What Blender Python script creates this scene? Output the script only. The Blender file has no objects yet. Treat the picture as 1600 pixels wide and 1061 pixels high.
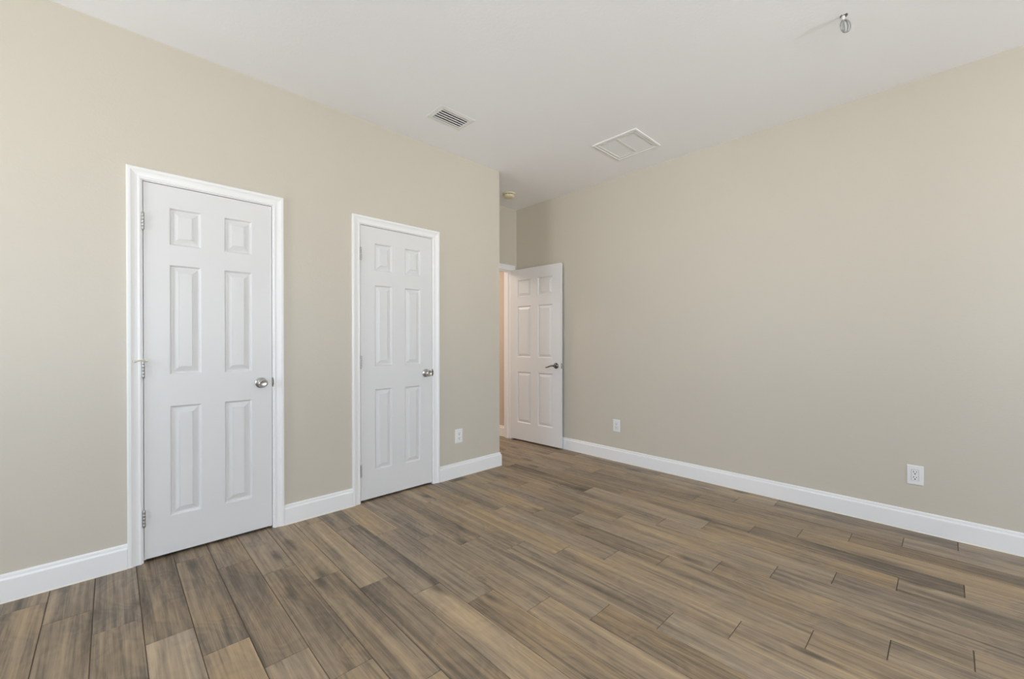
import bpy, bmesh, math, random
from mathutils import Vector, Matrix

S = bpy.context.scene
COL = S.collection

# ------------------------------------------------------------------ camera
CAM_H = 1.1822
YAW, PITCH, ROLL = math.radians(46.159), math.radians(-0.22), math.radians(-0.027)
cam_d = bpy.data.cameras.new('camera')
cam = bpy.data.objects.new('camera', cam_d)
COL.objects.link(cam)
fwd = Vector((math.cos(YAW), math.sin(YAW), 0))
rgt = Vector((math.sin(YAW), -math.cos(YAW), 0))
up = Vector((0, 0, 1))
fwd, up = fwd*math.cos(PITCH) + up*math.sin(PITCH), up*math.cos(PITCH) - fwd*math.sin(PITCH)
rgt, up = rgt*math.cos(ROLL) + up*math.sin(ROLL), up*math.cos(ROLL) - rgt*math.sin(ROLL)
m = Matrix((rgt, up, -fwd)).transposed().to_4x4()
m.translation = Vector((0, 0, CAM_H))
cam.matrix_world = m
cam_d.sensor_width = 36.0
cam_d.lens = 652.72/1600*36.0
cam_d.shift_y = 6.905/1600
cam_d.clip_start = 0.02
S.camera = cam

# ------------------------------------------------------------------ world: daylight outside the unseen windows
SKY, GROUND = (0.87, 1.0, 1.16), (0.95, 0.99, 1.01)
SKY_S, GROUND_S = 2.3, 3.5
w = bpy.data.worlds.new('daylight'); S.world = w; w.use_nodes = True
nt = w.node_tree; nt.nodes.clear()
tc = nt.nodes.new('ShaderNodeTexCoord')
sx = nt.nodes.new('ShaderNodeSeparateXYZ'); nt.links.new(tc.outputs['Generated'], sx.inputs[0])
mr = nt.nodes.new('ShaderNodeMapRange'); mr.inputs['From Min'].default_value = -0.06; mr.inputs['From Max'].default_value = 0.06
nt.links.new(sx.outputs['Z'], mr.inputs['Value'])
mx = nt.nodes.new('ShaderNodeMix'); mx.data_type = 'RGBA'
nt.links.new(mr.outputs[0], mx.inputs[0])
mx.inputs[6].default_value = (*[c*GROUND_S for c in GROUND], 1)
mx.inputs[7].default_value = (*[c*SKY_S for c in SKY], 1)
bg = nt.nodes.new('ShaderNodeBackground'); nt.links.new(mx.outputs[2], bg.inputs[0])
wo = nt.nodes.new('ShaderNodeOutputWorld'); nt.links.new(bg.outputs[0], wo.inputs[0])

S.view_settings.view_transform = 'Standard'
S.view_settings.look = 'None'
S.view_settings.gamma = 1.0
S.view_settings.use_curve_mapping = False
S.view_settings.exposure = 2.11
S.cycles.max_bounces = 16
S.cycles.diffuse_bounces = 10
S.cycles.glossy_bounces = 4
S.cycles.transparent_max_bounces = 8

# room measures (metres)
YA = 2.9751      # left wall (closet doors)
XR = 3.6323      # right wall
H = 2.8189       # ceiling
CX = 2.690       # outer corner of the left wall
YN = 3.7016      # wall with the hall doorway
XL, YB = -2.0, -2.6   # unseen walls with the windows
T = 0.12
HALL_X, HALL_Y = 3.572, 5.6
W1 = (-1.1, 0.55, 0.75, 2.2)    # unseen rear-wall window, placed to fit the light: x0 x1 z0 z1
W2 = (-2.2, -0.7, 0.75, 2.2)    # unseen side-wall windows, placed to fit the light: y0 y1 z0 z1
W3 = (1.75, 2.55, 0.75, 2.2)  # unseen second side window, added for its light on the walls
W4 = (2.0, 2.9, 0.75, 2.2)       # unseen second rear window, added to brighten the far end

def portal(name, loc, rot, sx_, sy_):
    l = bpy.data.lights.new(name, 'AREA'); l.shape = 'RECTANGLE'; l.size = sx_; l.size_y = sy_
    l.cycles.is_portal = True
    o = bpy.data.objects.new(name, l); COL.objects.link(o); o.location = loc; o.rotation_euler = rot
portal('daylight_portal', ((W1[0]+W1[1])/2, YB-T+.01, (W1[2]+W1[3])/2), (math.radians(90), 0, 0), W1[1]-W1[0], W1[3]-W1[2])
portal('daylight_portal', (XL-T+.01, (W2[0]+W2[1])/2, (W2[2]+W2[3])/2), (math.radians(90), 0, math.radians(-90)), W2[1]-W2[0], W2[3]-W2[2])
portal('daylight_portal', (XL-T+.01, (W3[0]+W3[1])/2, (W3[2]+W3[3])/2), (math.radians(90), 0, math.radians(-90)), W3[1]-W3[0], W3[3]-W3[2])
portal('daylight_portal', ((W4[0]+W4[1])/2, YB-T+.01, (W4[2]+W4[3])/2), (math.radians(90), 0, 0), W4[1]-W4[0], W4[3]-W4[2])
hl = bpy.data.lights.new('hall_light', 'AREA'); hl.shape = 'DISK'; hl.size = 1.1; hl.energy = 7.5; hl.color = (0.95, 0.82, 0.71)
ho = bpy.data.objects.new('hall_light', hl); COL.objects.link(ho); ho.location = (2.45, 4.75, 2.40)

# ------------------------------------------------------------------ materials
def new_mat(name):
    mt = bpy.data.materials.new(name); mt.use_nodes = True
    nt = mt.node_tree
    return mt, nt, nt.nodes['Principled BSDF']

def paint(name, rgb, rough=0.5, bump=0.0, scale=120.0, var=0.02, metal=0.0, spec=0.5, dist=0.002):
    mt, nt, b = new_mat(name)
    tc = nt.nodes.new('ShaderNodeTexCoord')
    n = nt.nodes.new('ShaderNodeTexNoise'); n.inputs['Scale'].default_value = 3.0; n.inputs['Detail'].default_value = 3
    nt.links.new(tc.outputs['Object'], n.inputs['Vector'])
    mx = nt.nodes.new('ShaderNodeMix'); mx.data_type = 'RGBA'
    mx.inputs[6].default_value = (*[c*(1-var) for c in rgb], 1); mx.inputs[7].default_value = (*[min(1, c*(1+var)) for c in rgb], 1)
    nt.links.new(n.outputs['Fac'], mx.inputs[0]); nt.links.new(mx.outputs[2], b.inputs['Base Color'])
    b.inputs['Roughness'].default_value = rough; b.inputs['Metallic'].default_value = metal
    b.inputs['Specular IOR Level'].default_value = spec
    if bump:
        n2 = nt.nodes.new('ShaderNodeTexNoise'); n2.inputs['Scale'].default_value = scale; n2.inputs['Detail'].default_value = 2
        nt.links.new(tc.outputs['Object'], n2.inputs['Vector'])
        bp = nt.nodes.new('ShaderNodeBump'); bp.inputs['Strength'].default_value = bump; bp.inputs['Distance'].default_value = dist
        nt.links.new(n2.outputs['Fac'], bp.inputs['Height']); nt.links.new(bp.outputs[0], b.inputs['Normal'])
    return mt

M_WALL = paint('beige_wall_paint', (0.60, 0.555, 0.475), 0.42, 0.25, 90, 0.01)
M_HALL = paint('hall_wall_paint', (0.60, 0.52, 0.43), 0.5, 0.2, 90, 0.01)
M_CEIL = paint('ceiling_white', (0.90, 0.91, 0.93), 0.85, 0.35, 70, 0.01)
M_TRIM = paint('white_trim_enamel', (0.86, 0.86, 0.86), 0.35, 0, var=0.008)
M_DOOR = paint('white_door_enamel', (0.745, 0.745, 0.745), 0.38, 0.06, 60, 0.008)
M_STEEL = paint('brushed_nickel', (0.56, 0.55, 0.53), 0.28, 0, var=0.04, metal=1.0)
M_HINGE = paint('satin_hinge_steel', (0.52, 0.51, 0.50), 0.42, 0, var=0.05, metal=1.0)
M_DARKM = paint('dark_nickel', (0.20, 0.185, 0.17), 0.25, 0, var=0.05, metal=1.0)
M_PLATE = paint('white_outlet_plastic', (0.82, 0.82, 0.82), 0.35, 0, var=0.005)
M_SLOT = paint('dark_slot', (0.03, 0.03, 0.03), 0.6, 0, var=0.1)
M_VENT = paint('white_vent_metal', (0.80, 0.80, 0.79), 0.4, 0, var=0.01)
M_DUCT = paint('duct_shade_black', (0.02, 0.02, 0.02), 0.8, 0, var=0.1)  # near-black colour stands in for the shade inside the duct
M_FILTER = paint('pale_filter', (0.66, 0.66, 0.65), 0.9, 0.3, 300, 0.04)
M_SMOKE = paint('yellowed_plastic', (0.70, 0.63, 0.45), 0.5, 0, var=0.04)
M_CREAM = paint('cream_rubber', (0.72, 0.69, 0.60), 0.6, 0, var=0.03)
M_WIRE = paint('grey_wire', (0.34, 0.34, 0.34), 0.35, 0, var=0.05, metal=0.3)
M_GROUT = paint('brown_grout', (0.135, 0.105, 0.08), 0.9, 0.3, 200, 0.25)
M_CAULK = paint('cream_caulk', (0.80, 0.76, 0.66), 0.6, 0, var=0.03)

def glass_mat():
    mt = bpy.data.materials.new('window_glass'); mt.use_nodes = True
    nt = mt.node_tree; nt.nodes.clear()
    tr = nt.nodes.new('ShaderNodeBsdfTransparent'); gl = nt.nodes.new('ShaderNodeBsdfGlossy'); gl.inputs['Roughness'].default_value = 0.02
    lw = nt.nodes.new('ShaderNodeFresnel'); lw.inputs[0].default_value = 1.3
    mx = nt.nodes.new('ShaderNodeMixShader'); o = nt.nodes.new('ShaderNodeOutputMaterial')
    nt.links.new(lw.outputs[0], mx.inputs[0]); nt.links.new(tr.outputs[0], mx.inputs[1]); nt.links.new(gl.outputs[0], mx.inputs[2])
    nt.links.new(mx.outputs[0], o.inputs[0])
    return mt
M_GLASS = glass_mat()

def wood_mat():
    mt, nt, b = new_mat('wood_look_plank_tile')
    N, L = nt.nodes.new, nt.links.new
    uv = N('ShaderNodeUVMap'); uv.uv_map = 'plank_uv'
    at = N('ShaderNodeAttribute'); at.attribute_name = 'plank'
    sp = N('ShaderNodeSeparateColor'); L(at.outputs['Color'], sp.inputs[0])   # r tone, g random, b random
    off = N('ShaderNodeCombineXYZ')
    o1 = N('ShaderNodeMath'); o1.operation = 'MULTIPLY'; o1.inputs[1].default_value = 37.0; L(sp.outputs[1], o1.inputs[0])
    o2 = N('ShaderNodeMath'); o2.operation = 'MULTIPLY'; o2.inputs[1].default_value = 53.0; L(sp.outputs[2], o2.inputs[0])
    L(o1.outputs[0], off.inputs[0]); L(o2.outputs[0], off.inputs[1]); L(o1.outputs[0], off.inputs[2])
    add = N('ShaderNodeVectorMath'); add.operation = 'ADD'; L(uv.outputs[0], add.inputs[0]); L(off.outputs[0], add.inputs[1])
    def stretched(sx_, sy_, scale, detail, dist, rough=0.55):
        v = N('ShaderNodeVectorMath'); v.operation = 'MULTIPLY'; v.inputs[1].default_value = (sx_, sy_, 1); L(add.outputs[0], v.inputs[0])
        n = N('ShaderNodeTexNoise'); n.inputs['Scale'].default_value = scale; n.inputs['Detail'].default_value = detail
        n.inputs['Distortion'].default_value = dist; n.inputs['Roughness'].default_value = rough
        L(v.outputs[0], n.inputs['Vector']); return n.outputs['Fac']
    broad = stretched(14, 0.8, 1.0, 4, 1.3)
    streak = stretched(42, 0.9, 1.0, 5, 1.6, 0.6)
    fine = stretched(230, 7, 1.0, 5, 0.6, 0.7)
    cloud = stretched(3.5, 2.2, 1.6, 2, 0.3)
    saw = stretched(30, 160, 1.0, 2, 0.2)
    def math_(op, a, bb):
        n = N('ShaderNodeMath'); n.operation = op
        for i, q in enumerate((a, bb)):
            if isinstance(q, (int, float)): n.inputs[i].default_value = q
            else: L(q, n.inputs[i])
        return n.outputs[0]
    # cathedral rings: sine of a warped across-coordinate
    sv = N('ShaderNodeSeparateXYZ'); L(add.outputs[0], sv.inputs[0])
    ring = math_('SINE', math_('ADD', math_('MULTIPLY', cloud, 52.0), math_('MULTIPLY', sv.outputs[0], 85.0)), 0)
    ring = math_('MULTIPLY', ring, 0.035)
    v = math_('MULTIPLY', math_('SUBTRACT', broad, 0.5), 1.10)
    v = math_('ADD', v, math_('MULTIPLY', math_('SUBTRACT', streak, 0.5), 0.80))
    v = math_('ADD', v, math_('MULTIPLY', math_('SUBTRACT', fine, 0.5), 0.50))
    v = math_('ADD', v, math_('MULTIPLY', math_('SUBTRACT', cloud, 0.5), 0.35))
    v = math_('ADD', v, math_('MULTIPLY', math_('SUBTRACT', saw, 0.5), 0.06))
    v = math_('ADD', v, ring)
    tone = math_('MULTIPLY', math_('SUBTRACT', sp.outputs[0], 0.5), 0.62)
    v = math_('ADD', math_('ADD', v, tone), 0.475)
    ramp = N('ShaderNodeValToRGB'); L(v, ramp.inputs[0])
    e = ramp.color_ramp.elements
    e[0].position = 0.0; e[0].color = (0.090, 0.070, 0.050, 1)
    e[1].position = 1.0; e[1].color = (0.56, 0.43, 0.285, 1)
    for p, c in ((0.28, (0.200, 0.155, 0.112, 1)), (0.5, (0.325, 0.248, 0.172, 1)), (0.72, (0.43, 0.325, 0.214, 1))):
        q = e.new(p); q.color = c
    # grey planks against yellowish ones
    grey = N('ShaderNodeHueSaturation'); L(ramp.outputs[0], grey.inputs['Color'])
    L(math_('ADD', math_('MULTIPLY', sp.outputs[2], 0.22), math_('ADD', math_('MULTIPLY', cloud, 0.4), 0.73)), grey.inputs['Saturation'])
    # knots
    kv = N('ShaderNodeVectorMath'); kv.operation = 'MULTIPLY'; kv.inputs[1].default_value = (6.5, 2.2, 1); L(add.outputs[0], kv.inputs[0])
    wob = N('ShaderNodeTexNoise'); wob.inputs['Scale'].default_value = 3.0; wob.inputs['Detail'].default_value = 3; L(kv.outputs[0], wob.inputs['Vector'])
    wv = N('ShaderNodeVectorMath'); wv.operation = 'MULTIPLY_ADD'; L(wob.outputs['Color'], wv.inputs[0]); wv.inputs[1].default_value = (0.35, 0.35, 0); L(kv.outputs[0], wv.inputs[2])
    vo = N('ShaderNodeTexVoronoi'); vo.voronoi_dimensions = '2D'; vo.inputs['Scale'].default_value = 1.0; L(wv.outputs[0], vo.inputs['Vector'])
    sc2 = N('ShaderNodeSeparateColor'); L(vo.outputs['Color'], sc2.inputs[0])
    rare = math_('GREATER_THAN', sc2.outputs[0], 0.80)
    kr = N('ShaderNodeMapRange'); kr.inputs['From Min'].default_value = 0.03; kr.inputs['From Max'].default_value = 0.22
    kr.inputs['To Min'].default_value = 0.75; kr.inputs['To Max'].default_value = 0.0; L(vo.outputs['Distance'], kr.inputs['Value'])
    kfac = math_('MULTIPLY', kr.outputs[0], rare)
    km = N('ShaderNodeMix'); km.data_type = 'RGBA'; L(kfac, km.inputs[0]); L(grey.outputs[0], km.inputs[6]); km.inputs[7].default_value = (0.075, 0.062, 0.048, 1)
    L(km.outputs[2], b.inputs['Base Color'])
    b.inputs['Roughness'].default_value = 0.42
    rr = N('ShaderNodeMapRange'); L(fine, rr.inputs['Value']); rr.inputs['To Min'].default_value = 0.36; rr.inputs['To Max'].default_value = 0.52
    L(rr.outputs[0], b.inputs['Roughness'])
    b.inputs['Specular IOR Level'].default_value = 0.4
    bp = N('ShaderNodeBump'); bp.inputs['Strength'].default_value = 0.12; bp.inputs['Distance'].default_value = 0.001; L(fine, bp.inputs['Height']); L(bp.outputs[0], b.inputs['Normal'])
    return mt
M_WOOD = wood_mat()

# ------------------------------------------------------------------ mesh helpers
def obj(name, bm, mats, parent=None, smooth=False, loc=None):
    me = bpy.data.meshes.new(name)
    bmesh.ops.recalc_face_normals(bm, faces=bm.faces)
    bm.to_mesh(me); bm.free()
    for mt in (mats if isinstance(mats, (list, tuple)) else [mats]): me.materials.append(mt)
    if smooth:
        for p in me.polygons: p.use_smooth = True
        try: me.set_sharp_from_angle(angle=math.radians(38))
        except Exception: pass
    o = bpy.data.objects.new(name, me); COL.objects.link(o)
    if parent: o.parent = parent
    if loc: o.location = loc
    return o

def empty(name, loc=(0, 0, 0), rz=0.0, rot=None):
    o = bpy.data.objects.new(name, None); COL.objects.link(o); o.empty_display_size = 0.05
    o.location = loc; o.rotation_euler = rot or (0, 0, rz)
    return o

def tag(o, label, cat=None, group=None, kind=None):
    o['label'] = label
    if cat: o['category'] = cat
    if group: o['group'] = group
    if kind: o['kind'] = kind
    return o

def struct(o, label, cat): return tag(o, label, cat, kind='structure')

def box(bm, x0, x1, y0, y1, z0, z1, bev=0.0):
    vs = [bm.verts.new(p) for p in ((x0,y0,z0),(x1,y0,z0),(x1,y1,z0),(x0,y1,z0),(x0,y0,z1),(x1,y0,z1),(x1,y1,z1),(x0,y1,z1))]
    fs = [bm.faces.new([vs[i] for i in q]) for q in ((3,2,1,0),(4,5,6,7),(0,1,5,4),(1,2,6,5),(2,3,7,6),(3,0,4,7))]
    if bev:
        es = list({e for f in fs for e in f.edges})
        bmesh.ops.bevel(bm, geom=es, offset=bev, segments=2, profile=0.7, affect='EDGES')

def lathe(bm, prof, axis='z', seg=32, origin=(0, 0, 0), flip=1):
    """prof: list of (r, h); h runs along the axis."""
    o = Vector(origin)
    def P(r, h, a):
        c, s = r*math.cos(a), r*math.sin(a); h *= flip
        return o + {'z': Vector((c, s, h)), 'y': Vector((c, h, s)), 'x': Vector((h, c, s))}[axis]
    rings = []
    for r, h in prof:
        if r < 1e-6: rings.append([bm.verts.new(P(0, h, 0))])
        else: rings.append([bm.verts.new(P(r, h, 2*math.pi*i/seg)) for i in range(seg)])
    for a, b in zip(rings, rings[1:]):
        for i in range(seg):
            j = (i+1) % seg
            if len(a) == 1 and len(b) > 1: bm.faces.new([a[0], b[i], b[j]])
            elif len(b) == 1 and len(a) > 1: bm.faces.new([a[i], a[j], b[0]])
            elif len(a) > 1: bm.faces.new([a[i], a[j], b[j], b[i]])
    for r in (rings[0], rings[-1]):
        if len(r) > 1: bm.faces.new(r)

def tube(bm, pts, rad, seg=10, closed=False):
    pts = [Vector(p) for p in pts]; n = len(pts)
    if not isinstance(rad, (list, tuple)): rad = [rad]*n
    rings = []; ref = None
    for i, p in enumerate(pts):
        a = pts[(i-1) % n] if (closed or i > 0) else p
        b = pts[(i+1) % n] if (closed or i < n-1) else p
        t = (b-a).normalized()
        if ref is None: ref = t.orthogonal().normalized()
        ref = (ref - t*ref.dot(t)).normalized(); q = t.cross(ref)
        rings.append([bm.verts.new(p + rad[i]*(ref*math.cos(2*math.pi*k/seg) + q*math.sin(2*math.pi*k/seg))) for k in range(seg)])
    m_ = n if closed else n-1
    for i in range(m_):
        a, b = rings[i], rings[(i+1) % n]
        sh = 0
        if closed and i == n-1:
            sh = min(range(seg), key=lambda s: (a[0].co-b[s].co).length)
        for k in range(seg):
            bm.faces.new([a[k], a[(k+1) % seg], b[(k+1+sh) % seg], b[(k+sh) % seg]])
    if not closed: bm.faces.new(rings[0]); bm.faces.new(rings[-1])

def slab(bm, us, vs, holes, place, d0, d1):
    """grid slab with rectangular holes. us, vs: cut coordinates; place(u, v, d) -> xyz"""
    us = sorted(set(us)); vs = sorted(set(vs)); cache = {}
    def V(u, v, d):
        k = (round(u, 5), round(v, 5), round(d, 5))
        if k not in cache: cache[k] = bm.verts.new(place(u, v, d))
        return cache[k]
    nu, nv = len(us)-1, len(vs)-1
    def solid(i, j):
        if not (0 <= i < nu and 0 <= j < nv): return False
        u, v = (us[i]+us[i+1])/2, (vs[j]+vs[j+1])/2
        return not any(h[0] < u < h[1] and h[2] < v < h[3] for h in holes)
    for i in range(nu):
        for j in range(nv):
            if not solid(i, j): continue
            a, b, c, d = us[i], us[i+1], vs[j], vs[j+1]
            for q in (d0, d1): bm.faces.new([V(a,c,q), V(b,c,q), V(b,d,q), V(a,d,q)])
            if not solid(i-1, j): bm.faces.new([V(a,c,d0), V(a,d,d0), V(a,d,d1), V(a,c,d1)])
            if not solid(i+1, j): bm.faces.new([V(b,c,d0), V(b,d,d0), V(b,d,d1), V(b,c,d1)])
            if not solid(i, j-1): bm.faces.new([V(a,c,d0), V(b,c,d0), V(b,c,d1), V(a,c,d1)])
            if not solid(i, j+1): bm.faces.new([V(a,d,d0), V(b,d,d0), V(b,d,d1), V(a,d,d1)])

def cuts(lo, hi, holes, k): return [lo, hi] + [h[k] for h in holes] + [h[k+1] for h in holes]

def sweep(bm, path, prof):
    """profile (out, z) swept along an XY polyline; 'out' points to the right of travel"""
    P = [Vector((p[0], p[1])) for p in path]; rings = []
    for i, p in enumerate(P):
        ns = []
        if i > 0: d = (P[i]-P[i-1]).normalized(); ns.append(Vector((d.y, -d.x)))
        if i < len(P)-1: d = (P[i+1]-P[i]).normalized(); ns.append(Vector((d.y, -d.x)))
        n = ns[0] if len(ns) == 1 else (ns[0]+ns[1])/(1+ns[0].dot(ns[1]))
        rings.append([bm.verts.new((p.x+n.x*o, p.y+n.y*o, z)) for o, z in prof])
    k = len(prof)
    for a, b in zip(rings, rings[1:]):
        for i in range(k): bm.faces.new([a[i], a[(i+1) % k], b[(i+1) % k], b[i]])
    bm.faces.new(rings[0]); bm.faces.new(rings[-1])

# ------------------------------------------------------------------ door openings
SL_H = 2.044
D1 = (0.1265, 0.7386)
D2 = (1.3214, 1.9320)
D3 = (2.768, 3.530)       # hall doorway clear opening (x)
J = 0.018
def hole_of(d): return (d[0]-0.003-J, d[1]+0.003+J, -1, SL_H+0.004+J)

# ------------------------------------------------------------------ floor
PITCH_X, PITCH_Y, STEP, GR = 0.1528, 0.913, -0.225, 0.0028
ROW0_X, ROW0_Y = 0.017, 2.389
random.seed(11)
# plank tones seen in the photograph: (x, y on the floor) -> 0 dark .. 1 pale
HAND = [(-0.29, 2.95, 0.3), (-0.14, 2.87, 0.3), (-0.21, 2.45, 0.42), (0.01, 2.76, 0.3), (-0.12, 2.36, 0.35), (0.01, 2.19, 0.4), (0.18, 2.57, 0.28), (0.16, 2.00, 0.75), (0.32, 2.27, 0.35), (0.33, 1.81, 0.68), (0.46, 2.01, 0.28), (0.46, 2.66, 0.42), (0.68, 2.54, 0.42), (0.49, 1.62, 0.6), (0.61, 1.92, 0.62), (0.69, 2.73, 0.45), (0.70, 1.70, 0.42), (0.79, 2.02, 0.36), (0.90, 1.73, 0.3), (0.94, 2.28, 0.62), (1.15, 2.28, 0.28), (1.34, 1.90, 0.66), (1.03, 1.38, 0.68), (1.17, 1.22, 0.5), (1.58, 1.41, 0.72), (1.33, 1.61, 0.45), (1.47, 1.68, 0.42), (1.74, 1.25, 0.42), (1.41, 1.15, 0.5), (1.52, 2.16, 0.4), (1.50, 2.59, 0.38), (1.37, 2.72, 0.36), (1.44, 0.91, 0.6), (1.93, 1.07, 0.55), (1.84, 0.87, 0.55), (1.70, 0.67, 0.62), (2.04, 0.55, 0.55), (1.89, 0.43, 0.55), (2.50, 1.35, 0.3), (2.50, 0.98, 0.5), (2.48, 0.71, 0.55), (2.63, 0.40, 0.52), (2.36, 0.25, 0.5), (2.27, 0.07, 0.5), (2.82, 0.06, 0.35), (3.34, 0.41, 0.3), (3.23, -0.18, 0.3), (3.33, 0.68, 0.32), (3.36, 1.13, 0.38), (3.27, 1.82, 0.35), (3.90, 1.59, 0.3), (2.03, 0.12, 0.55), (2.29, -0.08, 0.55), (2.56, 2.29, 0.42), (2.43, 1.69, 0.55), (1.95, 2.16, 0.5), (1.89, 1.80, 0.62), (1.95, 2.77, 0.36), (3.14, 2.19, 0.35), (3.60, -0.18, 0.42), (3.53, -0.00, 0.36)]
def build_floor():
    bm = bmesh.new()
    uvl = bm.loops.layers.uv.new('plank_uv'); cl = bm.loops.layers.float_color.new('plank')
    x0, x1, y0, y1 = XL-T, XR+T, YB-T, HALL_Y+T
    f = bm.faces.new([bm.verts.new(p) for p in ((x0,y0,-.0025),(x1,y0,-.0025),(x1,y1,-.0025),(x0,y1,-.0025))]); f.material_index = 0
    lo = bm.faces.new([bm.verts.new(p) for p in ((x0,y0,-.1),(x1,y0,-.1),(x1,y1,-.1),(x0,y1,-.1))]); lo.material_index = 0
    k = math.floor((x0-ROW0_X)/PITCH_X)-1
    while ROW0_X+(k-.5)*PITCH_X < x1:
        a, b = ROW0_X+(k-.5)*PITCH_X, ROW0_X+(k+.5)*PITCH_X
        j0 = ROW0_Y+STEP*k
        n = math.floor((y0-j0)/PITCH_Y)-1
        while j0+n*PITCH_Y < y1:
            c, d = j0+n*PITCH_Y, j0+(n+1)*PITCH_Y
            A, B, Cc, D = max(a+GR/2, x0), min(b-GR/2, x1), max(c+GR/2, y0), min(d-GR/2, y1)
            tone = min(1, max(0, random.gauss(0.5, 0.17))); r1, r2 = random.random(), random.random()
            for (hx, hy, ht) in HAND:
                if a < hx < b and c < hy < d: tone = ht
            if B > A and D > Cc:
                e = 0.0012
                top = [bm.verts.new(p) for p in ((A+e,Cc+e,0),(B-e,Cc+e,0),(B-e,D-e,0),(A+e,D-e,0))]
                low = [bm.verts.new(p) for p in ((A,Cc,-.0024),(B,Cc,-.0024),(B,D,-.0024),(A,D,-.0024))]
                fs = [bm.faces.new(top)] + [bm.faces.new([low[i], low[(i+1)%4], top[(i+1)%4], top[i]]) for i in range(4)]
                for f in fs:
                    f.material_index = 1
                    for lp in f.loops:
                        lp[uvl].uv = (lp.vert.co.x-a, lp.vert.co.y-c); lp[cl] = (tone, r1, r2, 1)
            n += 1
        k += 1
    me_o = obj('floor', bm, [M_GROUT, M_WOOD])
    struct(me_o, 'brown wood-look plank tile floor with staggered end joints', 'floor')
build_floor()

# ------------------------------------------------------------------ walls and ceiling
h1, h2 = hole_of(D1), hole_of(D2)
bm = bmesh.new(); hs = [h1, h2]
slab(bm, cuts(XL, CX, hs, 0), [0, H] + [h[3] for h in hs], hs, lambda u, v, d: (u, d, v), YA, YA+T)
# return of the left wall, running back to the doorway wall
box(bm, CX-T, CX, YA+T, YN, 0, H)
struct(obj('wall_left', bm, M_WALL), 'beige wall with the two closed white closet doors', 'wall')
bm = bmesh.new(); h3 = (D3[0]-.003-J, D3[1]+.003+J, -1, SL_H+.016+J)
slab(bm, cuts(XL, XR, [h3], 0), [0, H, h3[3]], [h3], lambda u, v, d: (u, d, v), YN, YN+T)
struct(obj('wall_back', bm, M_WALL), 'narrow beige wall above the hall doorway', 'wall')
bm = bmesh.new(); box(bm, XR, XR+T, YB-T, YN+T, 0, H)
struct(obj('wall_right', bm, M_WALL), 'long plain beige wall with two outlets', 'wall')
bm = bmesh.new(); hw = [W1, W4]
slab(bm, cuts(XL-T, XR, hw, 0), [0, H, W1[2], W1[3]], hw, lambda u, v, d: (u, d, v), YB-T, YB)
struct(obj('wall_rear', bm, M_WALL), 'beige wall behind the camera with two windows placed to fit the light', 'wall')
bm = bmesh.new(); hw = [W2, W3]
slab(bm, cuts(YB, YN+T, hw, 0), [0, H, W2[2], W2[3]], hw, lambda u, v, d: (d, u, v), XL-T, XL)
struct(obj('wall_side', bm, M_WALL), 'beige wall beside the camera with two windows placed to fit the light', 'wall')

VENT = (1.650, 1.948, 2.414, 2.618)
RET = (2.893, 3.292, 1.648, 2.048)
vh = (VENT[0]+.034, VENT[1]-.034, VENT[2]+.034, VENT[3]-.034)
rh = (RET[0]+.024, RET[1]-.024, RET[2]+.024, RET[3]-.024)
bm = bmesh.new(); hc = [vh, rh]
slab(bm, cuts(XL-T, XR+T, hc, 0), cuts(YB-T, YN+T, hc, 2), hc, lambda u, v, d: (u, v, d), H, H+.1)
struct(obj('ceiling', bm, M_CEIL), 'flat white painted ceiling', 'ceiling')

# hall beyond the doorway
HC = 2.44
bm = bmesh.new(); box(bm, HALL_X, HALL_X+T, YN+T, HALL_Y+T, 0, HC)
struct(obj('wall_hall_right', bm, M_HALL), 'strip of hall wall seen through the open doorway', 'wall')
bm = bmesh.new(); box(bm, 1.2, HALL_X, HALL_Y, HALL_Y+T, 0, HC)
struct(obj('wall_hall_end', bm, M_HALL), 'far beige wall of the hall', 'wall')
bm = bmesh.new(); box(bm, 1.2-T, 1.2, YN+T, HALL_Y+T, 0, HC)
struct(obj('wall_hall_left', bm, M_HALL), 'left beige wall of the hall', 'wall')
bm = bmesh.new(); box(bm, 1.2-T, HALL_X+T, YN+T, HALL_Y+T, HC, HC+.1)
struct(obj('ceiling_hall', bm, M_CEIL), 'white ceiling of the hall beyond the doorway', 'ceiling')

# ------------------------------------------------------------------ baseboards
BB = [(0, 0), (.016, 0), (.016, .101), (.0152, .1045), (.0125, .107), (.0095, .1085), (.0085, .111), (.0085, .120), (.0075, .124), (.0045, .127), (0, .128)]
def baseboard(name, path, label):
    bm = bmesh.new(); sweep(bm, path, BB)
    o = struct(obj(name, bm, M_TRIM), label, 'baseboard')
    # thin caulk bead along the floor
    bm = bmesh.new(); sweep(bm, path, [(.0161, 0), (.019, 0), (.0175, .004), (.0161, .005)])
    obj('caulk_line', bm, M_CAULK, o)['label'] = 'cream caulk line along the floor'
CW = 0.0585; RV = 0.009
c1 = (D1[0]-RV-CW, D1[1]+RV+CW); c2 = (D2[0]-RV-CW, D2[1]+RV+CW)
baseboard('baseboard_left', [(XL, YA), (c1[0], YA)], 'white baseboard left of the nearer closet door')
baseboard('baseboard_left', [(c1[1], YA), (c2[0], YA)], 'white baseboard between the two closet doors')
baseboard('baseboard_left', [(c2[1], YA), (CX, YA), (CX, YN)], 'white baseboard from the farther closet door around the corner')
baseboard('baseboard_right', [(XR, YN), (XR, YB)], 'long white baseboard along the right wall')
baseboard('baseboard_rear', [(XR-.0195, YB), (XL, YB)], 'white baseboard on the wall behind the camera')
baseboard('baseboard_side', [(XL, YB+.0195), (XL, YA-.0195)], 'white baseboard on the wall beside the camera')
baseboard('baseboard_hall', [(HALL_X, HALL_Y), (HALL_X, YN+T+.02)], 'short white baseboard in the hall beyond the doorway')

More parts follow.
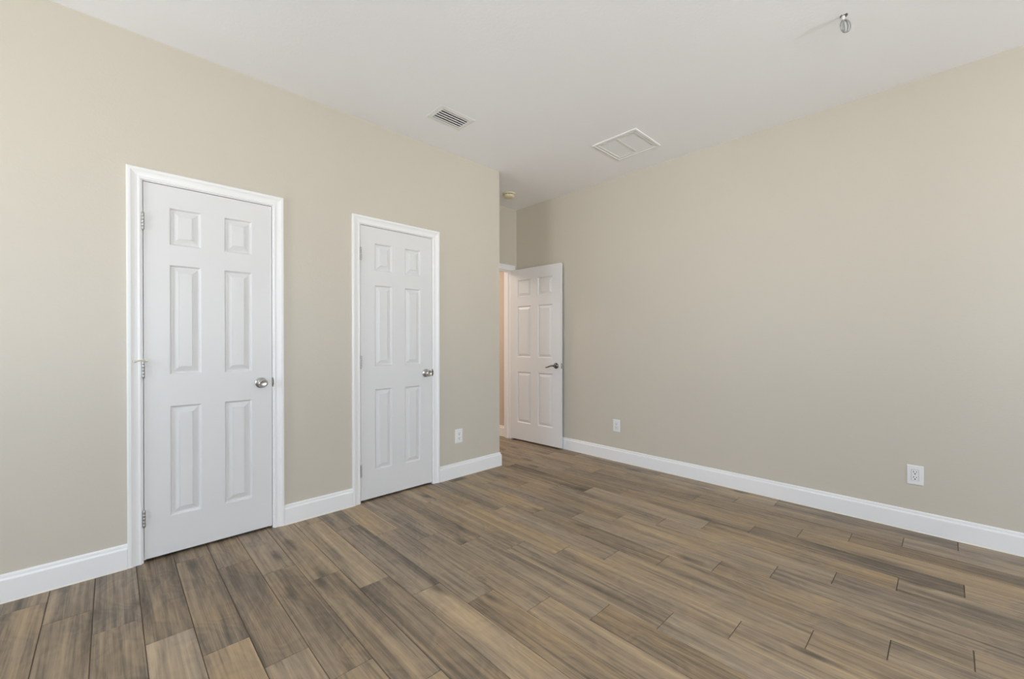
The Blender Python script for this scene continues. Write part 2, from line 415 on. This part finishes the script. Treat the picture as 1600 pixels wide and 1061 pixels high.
# ------------------------------------------------------------------ casings and jambs
CAS = [(0, 0), (0, .0075), (.002, .0095), (.006, .0105), (.0105, .0100), (.0125, .0080), (.016, .0078), (.026, .0095), (.034, .0120), (.040, .0145), (.0415, .0162), (.050, .0168), (.056, .0160), (.0585, .0130), (.0585, 0)]
def casing(bm, x0, x1, zt, y, sgn=-1, legs=(True, True)):
    """U-shaped moulded casing round an opening; x0/x1/zt are its inner edges"""
    pts = [((x0, 0), (-1, 0)), ((x0, zt), (-1, 1)), ((x1, zt), (1, 1)), ((x1, 0), (1, 0))]
    rings = [[bm.verts.new((p[0]+d[0]*u, y+sgn*t, p[1]+d[1]*u)) for u, t in CAS] for p, d in pts]
    n = len(CAS)
    for a, b in zip(rings, rings[1:]):
        for i in range(n): bm.faces.new([a[i], a[(i+1) % n], b[(i+1) % n], b[i]])
    bm.faces.new(rings[0]); bm.faces.new(rings[-1])
def jamb(bm, x0, x1, zt, y0, y1, stop_y):
    """lining of an opening with door stops; x0/x1/zt are its inner faces"""
    box(bm, x0-J, x0, y0, y1, 0, zt+J); box(bm, x1, x1+J, y0, y1, 0, zt+J); box(bm, x0, x1, y0, y1, zt, zt+J)
    box(bm, x0, x0+.011, stop_y, stop_y+.034, 0, zt); box(bm, x1-.011, x1, stop_y, stop_y+.034, 0, zt)
    box(bm, x0+.011, x1-.011, stop_y, stop_y+.034, zt-.011, zt)

def frame(n, d, y, label, legs=None, zt=SL_H+.004, slab_t=.035, strike=None):
    root = empty('trim_%d' % n, ((d[0]+d[1])/2, y, 0)); struct(root, label, 'door frame')
    ox = -(d[0]+d[1])/2; a, b = d[0]-.003+ox, d[1]+.003+ox
    bm = bmesh.new(); casing(bm, a-.006, b+.006, zt+.005, 0, -1); obj('casing', bm, M_TRIM, root)
    bm = bmesh.new(); jamb(bm, a, b, zt, 0.0, T, slab_t+.004); obj('jamb', bm, M_TRIM, root)
    if strike:
        bm = bmesh.new(); box(bm, b-.0015, b+.004, -.0015, .02, strike-.029, strike+.029, .001)
        tube(bm, [(b+.001, -.002, strike-.018), (b+.006, -.006, strike-.012), (b+.006, -.006, strike+.012), (b+.001, -.002, strike+.018)], .0022, 8)
        obj('strike_plate', bm, M_DARKM, root)['label'] = 'dark nickel strike plate'
    return root
frame(1, D1, YA, 'white moulded frame around the nearer closet door', strike=.930)
frame(2, D2, YA, 'white moulded frame around the farther closet door', strike=.930)
frame(3, D3, YN, 'white moulded frame around the open hall doorway', zt=SL_H+.016)

# ------------------------------------------------------------------ six-panel doors
PANEL_Z = [(.222, .830), (1.005, 1.612), (1.722, 1.926)]
RINGS = [(.000, .000), (.0025, .0020), (.0050, .0070), (.0085, .0115), (.0135, .0120), (.0390, .0030), (.0410, .0042), (.0425, .0012)]
def door_slab(bm, w, t, panels_x, z0, z1, off=0.0):
    xs = [0, w] + [q for p in panels_x for q in p]; zs = [z0, z1] + [q for p in PANEL_Z for q in p]
    xs = sorted(set(xs)); zs = sorted(set(zs)); cache = {}
    def V(x, y, z):
        k = (round(x, 5), round(y, 5), round(z, 5))
        if k not in cache: cache[k] = bm.verts.new((x, y, z))
        return cache[k]
    for side in (0, 1):
        dep = (lambda q: q) if side == 0 else (lambda q: t-q)
        for i in range(len(xs)-1):
            for j in range(len(zs)-1):
                a, b, c, d = xs[i], xs[i+1], zs[j], zs[j+1]
                if any(abs(a-p[0]) < 1e-6 for p in panels_x) and any(abs(c-p[0]) < 1e-6 for p in PANEL_Z):
                    prev = None
                    for ins, q in RINGS:
                        cur = [V(a+ins, dep(q), c+ins), V(b-ins, dep(q), c+ins), V(b-ins, dep(q), d-ins), V(a+ins, dep(q), d-ins)]
                        if prev:
                            for s in range(4): bm.faces.new([prev[s], prev[(s+1) % 4], cur[(s+1) % 4], cur[s]])
                        prev = cur
                    bm.faces.new(prev)
                else:
                    bm.faces.new([V(a, dep(0), c), V(b, dep(0), c), V(b, dep(0), d), V(a, dep(0), d)])
    for i in range(len(xs)-1):
        for z in (z0, z1): bm.faces.new([V(xs[i], 0, z), V(xs[i+1], 0, z), V(xs[i+1], t, z), V(xs[i], t, z)])
    for j in range(len(zs)-1):
        for x in (0, w): bm.faces.new([V(x, 0, zs[j]), V(x, 0, zs[j+1]), V(x, t, zs[j+1]), V(x, t, zs[j])])

def hinge_bm(x, y, z):
    bm = bmesh.new(); hh = .0445
    for k in range(5):
        a = -hh + k*.0178
        lathe(bm, [(.0058, a+.0003), (.0062, a+.0008), (.0062, a+.0170), (.0058, a+.0175)], 'z', 14, (x, y, z))
    lathe(bm, [(.0, hh+.004), (.003, hh+.0035), (.0045, hh+.001), (.0045, hh), (.0, hh)], 'z', 12, (x, y, z))
    lathe(bm, [(.0, -hh-.004), (.003, -hh-.0035), (.0045, -hh-.001), (.0045, -hh), (.0, -hh)], 'z', 12, (x, y, z))
    box(bm, x-.0095, x+.0075, y+.0045, y+.0066, z-hh, z+hh)
    return bm

def knob_bm(x, y, z, s=-1):
    bm = bmesh.new()
    lathe(bm, [(0, 0), (.0325, 0), (.0330, .003), (.0300, .0075), (.0200, .0110), (.0125, .0135), (.0115, .0260),
               (.0150, .0300), (.0230, .0350), (.0268, .0420), (.0272, .0485), (.0250, .0560), (.0205, .0610), (.0175, .0620), (.0120, .0600), (.0, .0585)], 'y', 40, (x, y, z), s)
    return bm

def closet_door(n, d, label, pin_stop=False):
    wd = d[1]-d[0]
    root = empty('door_%d' % n, (d[0], YA+.0015, 0)); struct(root, label, 'door')
    bm = bmesh.new(); st = .109; g = .112
    pw = (wd-2*st-g)/2
    door_slab(bm, wd, .035, [(st, st+pw), (st+pw+g, wd-st)], .017, SL_H)
    obj('door_slab', bm, M_DOOR, root)
    for hz in (.238, 1.037, 1.832):
        hg = obj('hinge', hinge_bm(-.0015, -.0075, hz), M_HINGE, root, True)
        if pin_stop and .9 < hz < 1.2:
            bm = bmesh.new(); zt = hz+.047
            tube(bm, [(-.0015, -.0075, zt), (-.004, -.014, zt+.003), (-.022, -.030, zt+.002), (-.034, -.036, zt-.001)], [.0045, .0042, .0038, .0038], 10)
            lathe(bm, [(0, -.003), (.0085, -.003), (.0085, .004), (0, .004)], 'z', 16, (-.0015, -.0075, zt))
            ps = obj('pin_stop', bm, M_CREAM, hg, True); ps['label'] = 'cream hinge-pin door stop'
            bm = bmesh.new(); tube(bm, [(-.033, -.0355, zt), (-.043, -.038, zt-.003)], [.0075, .0070], 12)
            tube(bm, [(.006, -.012, zt), (.016, -.012, zt)], [.0065, .0065], 12)
            bump = obj('pin_stop_bumper', bm, M_CREAM, hg, True)
    kb = obj('door_knob', knob_bm(wd-.0605, 0, .930), M_STEEL, root, True); kb['label'] = 'round brushed nickel door knob'
    bm = bmesh.new(); box(bm, wd-.001, wd+.0012, .004, .030, .901, .959, .0005)
    obj('latch_plate', bm, M_HINGE, root)
    return root
closet_door(1, D1, 'nearer closed white six-panel closet door, the left of the two', True)
closet_door(2, D2, 'farther closed white six-panel closet door, the right of the two')

# open hall door: local x runs from the hinge edge to the free edge, local y=0 is the face we see
def hall_door():
    wd = 0.760; hx, hy = 3.5275, 3.6995; fx, fy = 3.562, 2.940
    ang = math.atan2(fy-hy, fx-hx)
    root = empty('door_3', (hx, hy, 0), ang); struct(root, 'open white six-panel hall door standing against the right wall', 'door')
    bm = bmesh.new(); st = .110; g = .110; pw = (wd-2*st-g)/2
    door_slab(bm, wd, .035, [(st, st+pw), (st+pw+g, wd-st)], .017, 2.056)
    # local +y must point to the right wall (+x): rotate -87 deg maps +y -> +x
    obj('door_slab', bm, M_DOOR, root)
    lx, lz = wd-.060, .922
    bm = bmesh.new()
    lathe(bm, [(0, 0), (.0325, 0), (.0330, .003), (.0300, .0080), (.0150, .0120), (.0115, .0145), (.0115, .046), (.009, .052), (0, .053)], 'y', 36, (lx, 0, lz), -1)
    path = []; rad = []
    for i in range(15):
        t = i/14
        path.append((lx+.008-.120*t, -.045-.004*math.sin(t*math.pi), lz+.004*math.sin(t*5.6)-.019*t**1.6)); rad.append(.0105-.0050*t)
    tube(bm, path, rad, 12)
    lv = obj('lever_handle', bm, M_DARKM, root, True); lv['label'] = 'curved dark nickel lever handle'
    bm = bmesh.new()
    lathe(bm, [(0, 0), (.0325, 0), (.0330, .003), (.0300, .008), (.013, .011), (.0125, .020), (.0, .021)], 'y', 36, (lx, .035, lz), 1)
    obj('door_rose', bm, M_STEEL, root, True)
    bm = bmesh.new(); box(bm, wd-.0005, wd+.0012, .005, .030, lz-.029, lz+.029, .0005)
    box(bm, wd, wd+.010, .011, .024, lz-.008, lz+.008, .002)
    lp = obj('latch_plate', bm, M_STEEL, root)
    for q in (-.021, .021):
        bm = bmesh.new(); lathe(bm, [(0, 0), (.0045, 0), (.004, .0012), (0, .0012)], 'x', 12, (wd+.0012, .0175, lz+q))
        obj('screw', bm, M_DARKM, lp)
    for hz in (.24, 1.04, 1.84):
        bm = bmesh.new()
        lathe(bm, [(0, -.0445), (.006, -.0445), (.006, .0445), (0, .0445)], 'z', 12, (-.0005, .0415, hz))
        obj('hinge', bm, M_HINGE, root, True)
hall_door()

# ------------------------------------------------------------------ windows in the unseen walls, placed and sized to fit the light
def window(n, a0, a1, z0, z1, place, label):
    root = empty('window_%d' % n, place((a0+a1)/2, 0, z0)); struct(root, label, 'window')
    R0 = Vector(root.location)
    def part(name, boxes, mt):
        bm = bmesh.new()
        for u0, u1, d0, d1, v0, v1 in boxes:
            p, q = Vector(place(u0, d0, v0))-R0, Vector(place(u1, d1, v1))-R0
            lo = [min(p[i], q[i]) for i in range(3)]; hi = [max(p[i], q[i]) for i in range(3)]
            box(bm, lo[0], hi[0], lo[1], hi[1], lo[2], hi[2])
        return obj(name, bm, mt, root)
    f = .035; mid = (a0+a1)/2
    part('window_frame', [(a0, a0+f, .05, .11, z0, z1), (a1-f, a1, .05, .11, z0, z1), (a0+f, a1-f, .05, .11, z0, z0+f), (a0+f, a1-f, .05, .11, z1-f, z1), (mid-.02, mid+.02, .055, .105, z0+f, z1-f)], M_TRIM)
    part('window_sill', [(a0-.03, a1+.03, -.025, 0, z0-.02, z0), (a0, a1, 0, .05, z0-.0, z0+.012)], M_TRIM)
    part('window_pane', [(a0+f, mid-.02, .078, .080, z0+f, z1-f)], M_GLASS)
    part('window_pane', [(mid+.02, a1-f, .078, .080, z0+f, z1-f)], M_GLASS)
window(1, *W1, lambda u, d, v: (u, YB-d, v), 'wide white unseen window behind the camera, placed to fit the light')
window(2, *W2, lambda u, d, v: (XL-d, u, v), 'wide white unseen window beside the camera, placed to fit the light')
window(3, *W3, lambda u, d, v: (XL-d, u, v), 'narrow white unseen window beside the camera, added for its light')
window(4, *W4, lambda u, d, v: (u, YB-d, v), 'narrow white unseen window behind the camera, added for its light')

# ------------------------------------------------------------------ outlets  (local: x across, z up, -y out of the wall)
def outlet(loc, rz, label, style):
    root = empty('wall_outlet', loc, rz); tag(root, label, 'outlet', 'wall outlets near the baseboards')
    pw, ph, pt = .0385, .0605, .0062
    bm = bmesh.new()
    rings = [[bm.verts.new((sx_*(pw-i), -d, sz*(ph-i))) for sx_, sz in ((-1,-1),(1,-1),(1,1),(-1,1))] for i, d in ((0, 0), (0, .003), (.0015, .005), (.004, pt))]
    for a, b in zip(rings, rings[1:]):
        for i in range(4): bm.faces.new([a[i], a[(i+1) % 4], b[(i+1) % 4], b[i]])
    bm.faces.new(rings[0]); bm.faces.new(rings[-1])
    obj('cover_plate', bm, M_PLATE, root)
    def slots(bm, cz, y):
        box(bm, -.0080, -.0050, y-.0004, y+.001, cz+.000, cz+.0090); box(bm, .0050, .0080, y-.0004, y+.001, cz+.001, cz+.0082)
        lathe(bm, [(0, 0), (.0036, 0), (.0036, .0006), (0, .0006)], 'y', 12, (0, y, cz-.0075), -1)
    if style == 'square':
        bm = bmesh.new(); box(bm, -.0172, -.0168+.034, -pt-.0002, -pt+.003, -.0338, .0338)
        obj('insert_gap', bm, M_SLOT, root)['label'] = 'dark seam around the receptacle'
        bm = bmesh.new(); box(bm, -.0163, .0163, -pt-.0022, -pt+.002, -.0330, .0330, .001)
        rc = obj('receptacle', bm, M_PLATE, root)
        for cz in (.0165, -.0165):
            bm = bmesh.new(); slots(bm, cz, -pt-.0022); obj('socket_slots', bm, M_SLOT, rc)['label'] = 'dark socket holes'
        sz = (.049, -.049)
    else:
        for cz in (.0195, -.0195):
            bm = bmesh.new(); n = 28
            lo, hi = [], []
            for i in range(n):
                a = 2*math.pi*i/n; x, z = .0172*math.cos(a), max(-.0135, min(.0135, .0172*math.sin(a)))
                lo.append(bm.verts.new((x, -pt+.002, cz+z))); hi.append(bm.verts.new((x*.96, -pt-.0022, cz+z*.96)))
            for i in range(n): bm.faces.new([lo[i], lo[(i+1) % n], hi[(i+1) % n], hi[i]])
            bm.faces.new(lo); bm.faces.new(hi)
            rc = obj('receptacle', bm, M_PLATE, root)
            bm = bmesh.new(); slots(bm, cz, -pt-.0022); obj('socket_slots', bm, M_SLOT, rc)['label'] = 'dark socket holes'
        sz = (0,)
    for z in sz:
        bm = bmesh.new(); lathe(bm, [(0, 0), (.003, 0), (.0026, .001), (0, .0013)], 'y', 12, (0, -pt, z), -1); obj('screw', bm, M_PLATE, root)
    return root
outlet((2.2065, YA, .359), 0, 'white outlet on the left wall between the farther closet door and the corner', 'duplex')
outlet((XR, 2.278, .352), math.radians(-90), 'white outlet on the right wall nearest the open door', 'square')
outlet((XR, .1365, .3495), math.radians(-90), 'white outlet on the right wall at the near end, the largest in view', 'square')

# ------------------------------------------------------------------ ceiling supply register
def register():
    x0, x1, y0, y1 = VENT; cx, cy = (x0+x1)/2, (y0+y1)/2
    root = empty('ceiling_vent', (cx, cy, H)); tag(root, 'small white slatted supply vent with dark gaps in the ceiling', 'vent')
    a, b = (x1-x0)/2, (y1-y0)/2; ia, ib = a-.034, b-.034
    bm = bmesh.new()
    rings = [[bm.verts.new((sx_*(A), sy*(B), z)) for sx_, sy in ((-1,-1),(1,-1),(1,1),(-1,1))] for A, B, z in ((a, b, 0), (a, b, -.0012), (a-.002, b-.002, -.002), (ia+.006, ib+.006, -.005), (ia, ib, -.004), (ia, ib, .03), (ia+.002, ib+.002, .03), (ia+.002, ib+.002, 0))]
    for r, s in zip(rings, rings[1:]+rings[:1]):
        for i in range(4): bm.faces.new([r[i], r[(i+1) % 4], s[(i+1) % 4], s[i]])
    obj('vent_frame', bm, M_VENT, root)
    n = 5
    for k in range(n):
        y = -ib + (k+.5)*2*ib/n
        bm = bmesh.new(); pr = []
        for t in range(6):
            q = t/5; pr.append((y-.0035+.0060*q, -.0040+.0040*(1-q)**1.25))
        up_ = [[bm.verts.new((x, yy, zz)) for yy, zz in pr] for x in (-ia+.0005, ia-.0005)]
        dn_ = [[bm.verts.new((x, yy, zz+.0012)) for yy, zz in pr] for x in (-ia+.0005, ia-.0005)]
        for i in range(5):
            bm.faces.new([up_[0][i], up_[0][i+1], up_[1][i+1], up_[1][i]]); bm.faces.new([dn_[0][i], dn_[0][i+1], dn_[1][i+1], dn_[1][i]])
            for e in (0, 1): bm.faces.new([up_[e][i], up_[e][i+1], dn_[e][i+1], dn_[e][i]])
        for i in (0, 5): bm.faces.new([up_[0][i], up_[1][i], dn_[1][i], dn_[0][i]])
        obj('slat', bm, M_VENT, root)
    bm = bmesh.new(); ta = ia
    vs = [[bm.verts.new((sx_*ta, sy*ib, z)) for sx_, sy in ((-1,-1),(1,-1),(1,1),(-1,1))] for z in (.031, .25)]
    for i in range(4): bm.faces.new([vs[0][i], vs[0][(i+1) % 4], vs[1][(i+1) % 4], vs[1][i]])
    bm.faces.new(vs[1])
    obj('duct', bm, M_DUCT, root)['label'] = 'duct behind the slats, shade put in its dark colour'
    for sx_ in (-1, 1):
        bm = bmesh.new(); lathe(bm, [(0, 0), (.0035, 0), (.003, .0015), (0, .002)], 'z', 12, (sx_*(a-.016), 0, -.007), -1); obj('screw', bm, M_VENT, root)
register()

# ------------------------------------------------------------------ square return-air grille
def grille():
    x0, x1, y0, y1 = RET; cx, cy = (x0+x1)/2, (y0+y1)/2
    root = empty('return_air_grille', (cx, cy, H)); tag(root, 'large square white return-air grille in the ceiling near the right wall', 'vent')
    a, b = (x1-x0)/2, (y1-y0)/2; ia, ib = a-.024, b-.024
    def ring_frame(name, spec, mt):
        bm = bmesh.new()
        rings = [[bm.verts.new((sx_*A, sy*B, z)) for sx_, sy in ((-1,-1),(1,-1),(1,1),(-1,1))] for A, B, z in spec]
        for r, s in zip(rings, rings[1:]+rings[:1]):
            for i in range(4): bm.faces.new([r[i], r[(i+1) % 4], s[(i+1) % 4], s[i]])
        return obj(name, bm, mt, root)
    ring_frame('outer_frame', [(a, b, 0), (a, b, -.006), (a-.002, b-.002, -.008), (a-.015, b-.015, -.010), (a-.017, b-.017, -.006), (a-.022, b-.022, -.006), (a-.0235, b-.0235, .03), (a-.0215, b-.0215, .03), (a-.0205, b-.0205, 0)], M_VENT)
    ring_frame('grille_door', [(ia, ib, .004), (ia, ib, -.005), (ia-.002, ib-.002, -.007), (ia-.016, ib-.016, -.007), (ia-.018, ib-.018, -.005), (ia-.018, ib-.018, .004)], M_VENT)
    bm = bmesh.new(); box(bm, -ia+.0182, ia-.0182, -.008, .008, -.0055, .004); obj('crossbar', bm, M_VENT, root)
    n = 30; wdt = 2*(ia-.019)
    for lo, hi in ((-ib+.0185, -.0085), (.0085, ib-.0185)):
        bm = bmesh.new()
        for k in range(n):
            x = -ia+.019 + (k+.5)*wdt/n
            p = [(x+.0052, -.004), (x-.0036, .0035), (x-.0044, .0035), (x+.0044, -.004)]
            vs = [[bm.verts.new((xx, yy, zz)) for xx, zz in p] for yy in (lo, hi)]
            for i in range(4): bm.faces.new([vs[0][i], vs[0][(i+1) % 4], vs[1][(i+1) % 4], vs[1][i]])
            bm.faces.new(vs[0]); bm.faces.new(vs[1])
        obj('louver_panel', bm, M_VENT, root)
    bm = bmesh.new(); box(bm, -ia+.001, ia-.001, -ib+.001, ib-.001, .010, .029); obj('air_filter', bm, M_FILTER, root)
    for q in (-.10, .10):
        bm = bmesh.new(); box(bm, -ia+.002, -ia+.014, q-.012, q+.012, -.0105, -.0065, .001); obj('latch', bm, M_VENT, root)
grille()

# ------------------------------------------------------------------ smoke detector
def smoke():
    root = empty('smoke_detector', (3.172, 3.348, H)); tag(root, 'small yellowed smoke detector on the ceiling above the hall doorway', 'smoke detector')
    bm = bmesh.new(); lathe(bm, [(0, 0), (.070, 0), (.071, .003), (.069, .011), (.060, .0125), (0, .0125)], 'z', 40, (0, 0, 0), -1); obj('mounting_base', bm, M_SMOKE, root, True)
    bm = bmesh.new(); lathe(bm, [(0, .0125), (.050, .0125), (.050, .0185), (0, .0185)], 'z', 32, (0, 0, 0), -1); obj('vent_band', bm, M_SLOT, root)['label'] = 'vent band with shade put in its dark colour'  # dark colour stands in for shade between base and cover
    bm = bmesh.new(); lathe(bm, [(0, .0185), (.060, .0185), (.061, .021), (.056, .036), (.048, .044), (.030, .047), (0, .048)], 'z', 40, (0, 0, 0), -1)
    for k in range(12):
        a = 2*math.pi*k/12; ca, sa = math.cos(a), math.sin(a)
        vs = [bm.verts.new((r*ca-sa*s*.004, r*sa+ca*s*.004, z)) for z in (-.0120, -.0190) for r, s in ((.048, -1), (.060, -1), (.060, 1), (.048, 1))]
        for q in ((0,1,2,3),(4,5,6,7),(0,1,5,4),(1,2,6,5),(2,3,7,6),(3,0,4,7)): bm.faces.new([vs[i] for i in q])
    body = obj('detector_cover', bm, M_SMOKE, root, True)
    bm = bmesh.new(); lathe(bm, [(0, .0465), (.010, .0465), (.010, .050), (.008, .0508), (0, .0508)], 'z', 20, (.018, .0, 0), -1); obj('test_button', bm, M_SMOKE, root, True)
smoke()

# ------------------------------------------------------------------ coiled wire hanging from the ceiling
def wire():
    root = empty('hanging_wire', (2.655, .362, H)); tag(root, 'coiled grey wire hanging from a small hole in the ceiling', 'wire')
    rv = Vector((math.sin(YAW), -math.cos(YAW), 0)); 
    bm = bmesh.new(); lathe(bm, [(0, 0), (.016, 0), (.015, .0025), (0, .003)], 'z', 20, (0, 0, 0), -1); obj('hole_disc', bm, M_DARKM, root)['label'] = 'dark disc standing in for the shaded hole'  # disc in place of a hole, its shade put in as dark colour
    bm = bmesh.new(); lathe(bm, [(0, .002), (.007, .002), (.0085, .008), (.008, .020), (.006, .025), (0, .025)], 'z', 18, (-rv.x*.004, -rv.y*.004, 0), -1); obj('sleeve', bm, M_FILTER, root, True)['label'] = 'pale grey sleeve'
    for k, (az, wd, hg, tilt) in enumerate(((0.15, .021, .030, .10), (0.75, .020, .033, -.12), (-0.55, .019, .031, .22))):
        u = Matrix.Rotation(az, 3, 'Z') @ rv
        pts = []
        for i in range(28):
            a = 2*math.pi*i/28
            pts.append(u*(wd*math.sin(a)) + Vector((0, 0, -.022-hg+hg*math.cos(a))) + u.cross(Vector((0, 0, 1)))*(tilt*.02*math.cos(a)) + u*(tilt*.03*(1-math.cos(a))))
        bm = bmesh.new(); tube(bm, pts, .0029, 8, True); obj('wire_loop', bm, M_WIRE, root, True)
wire()
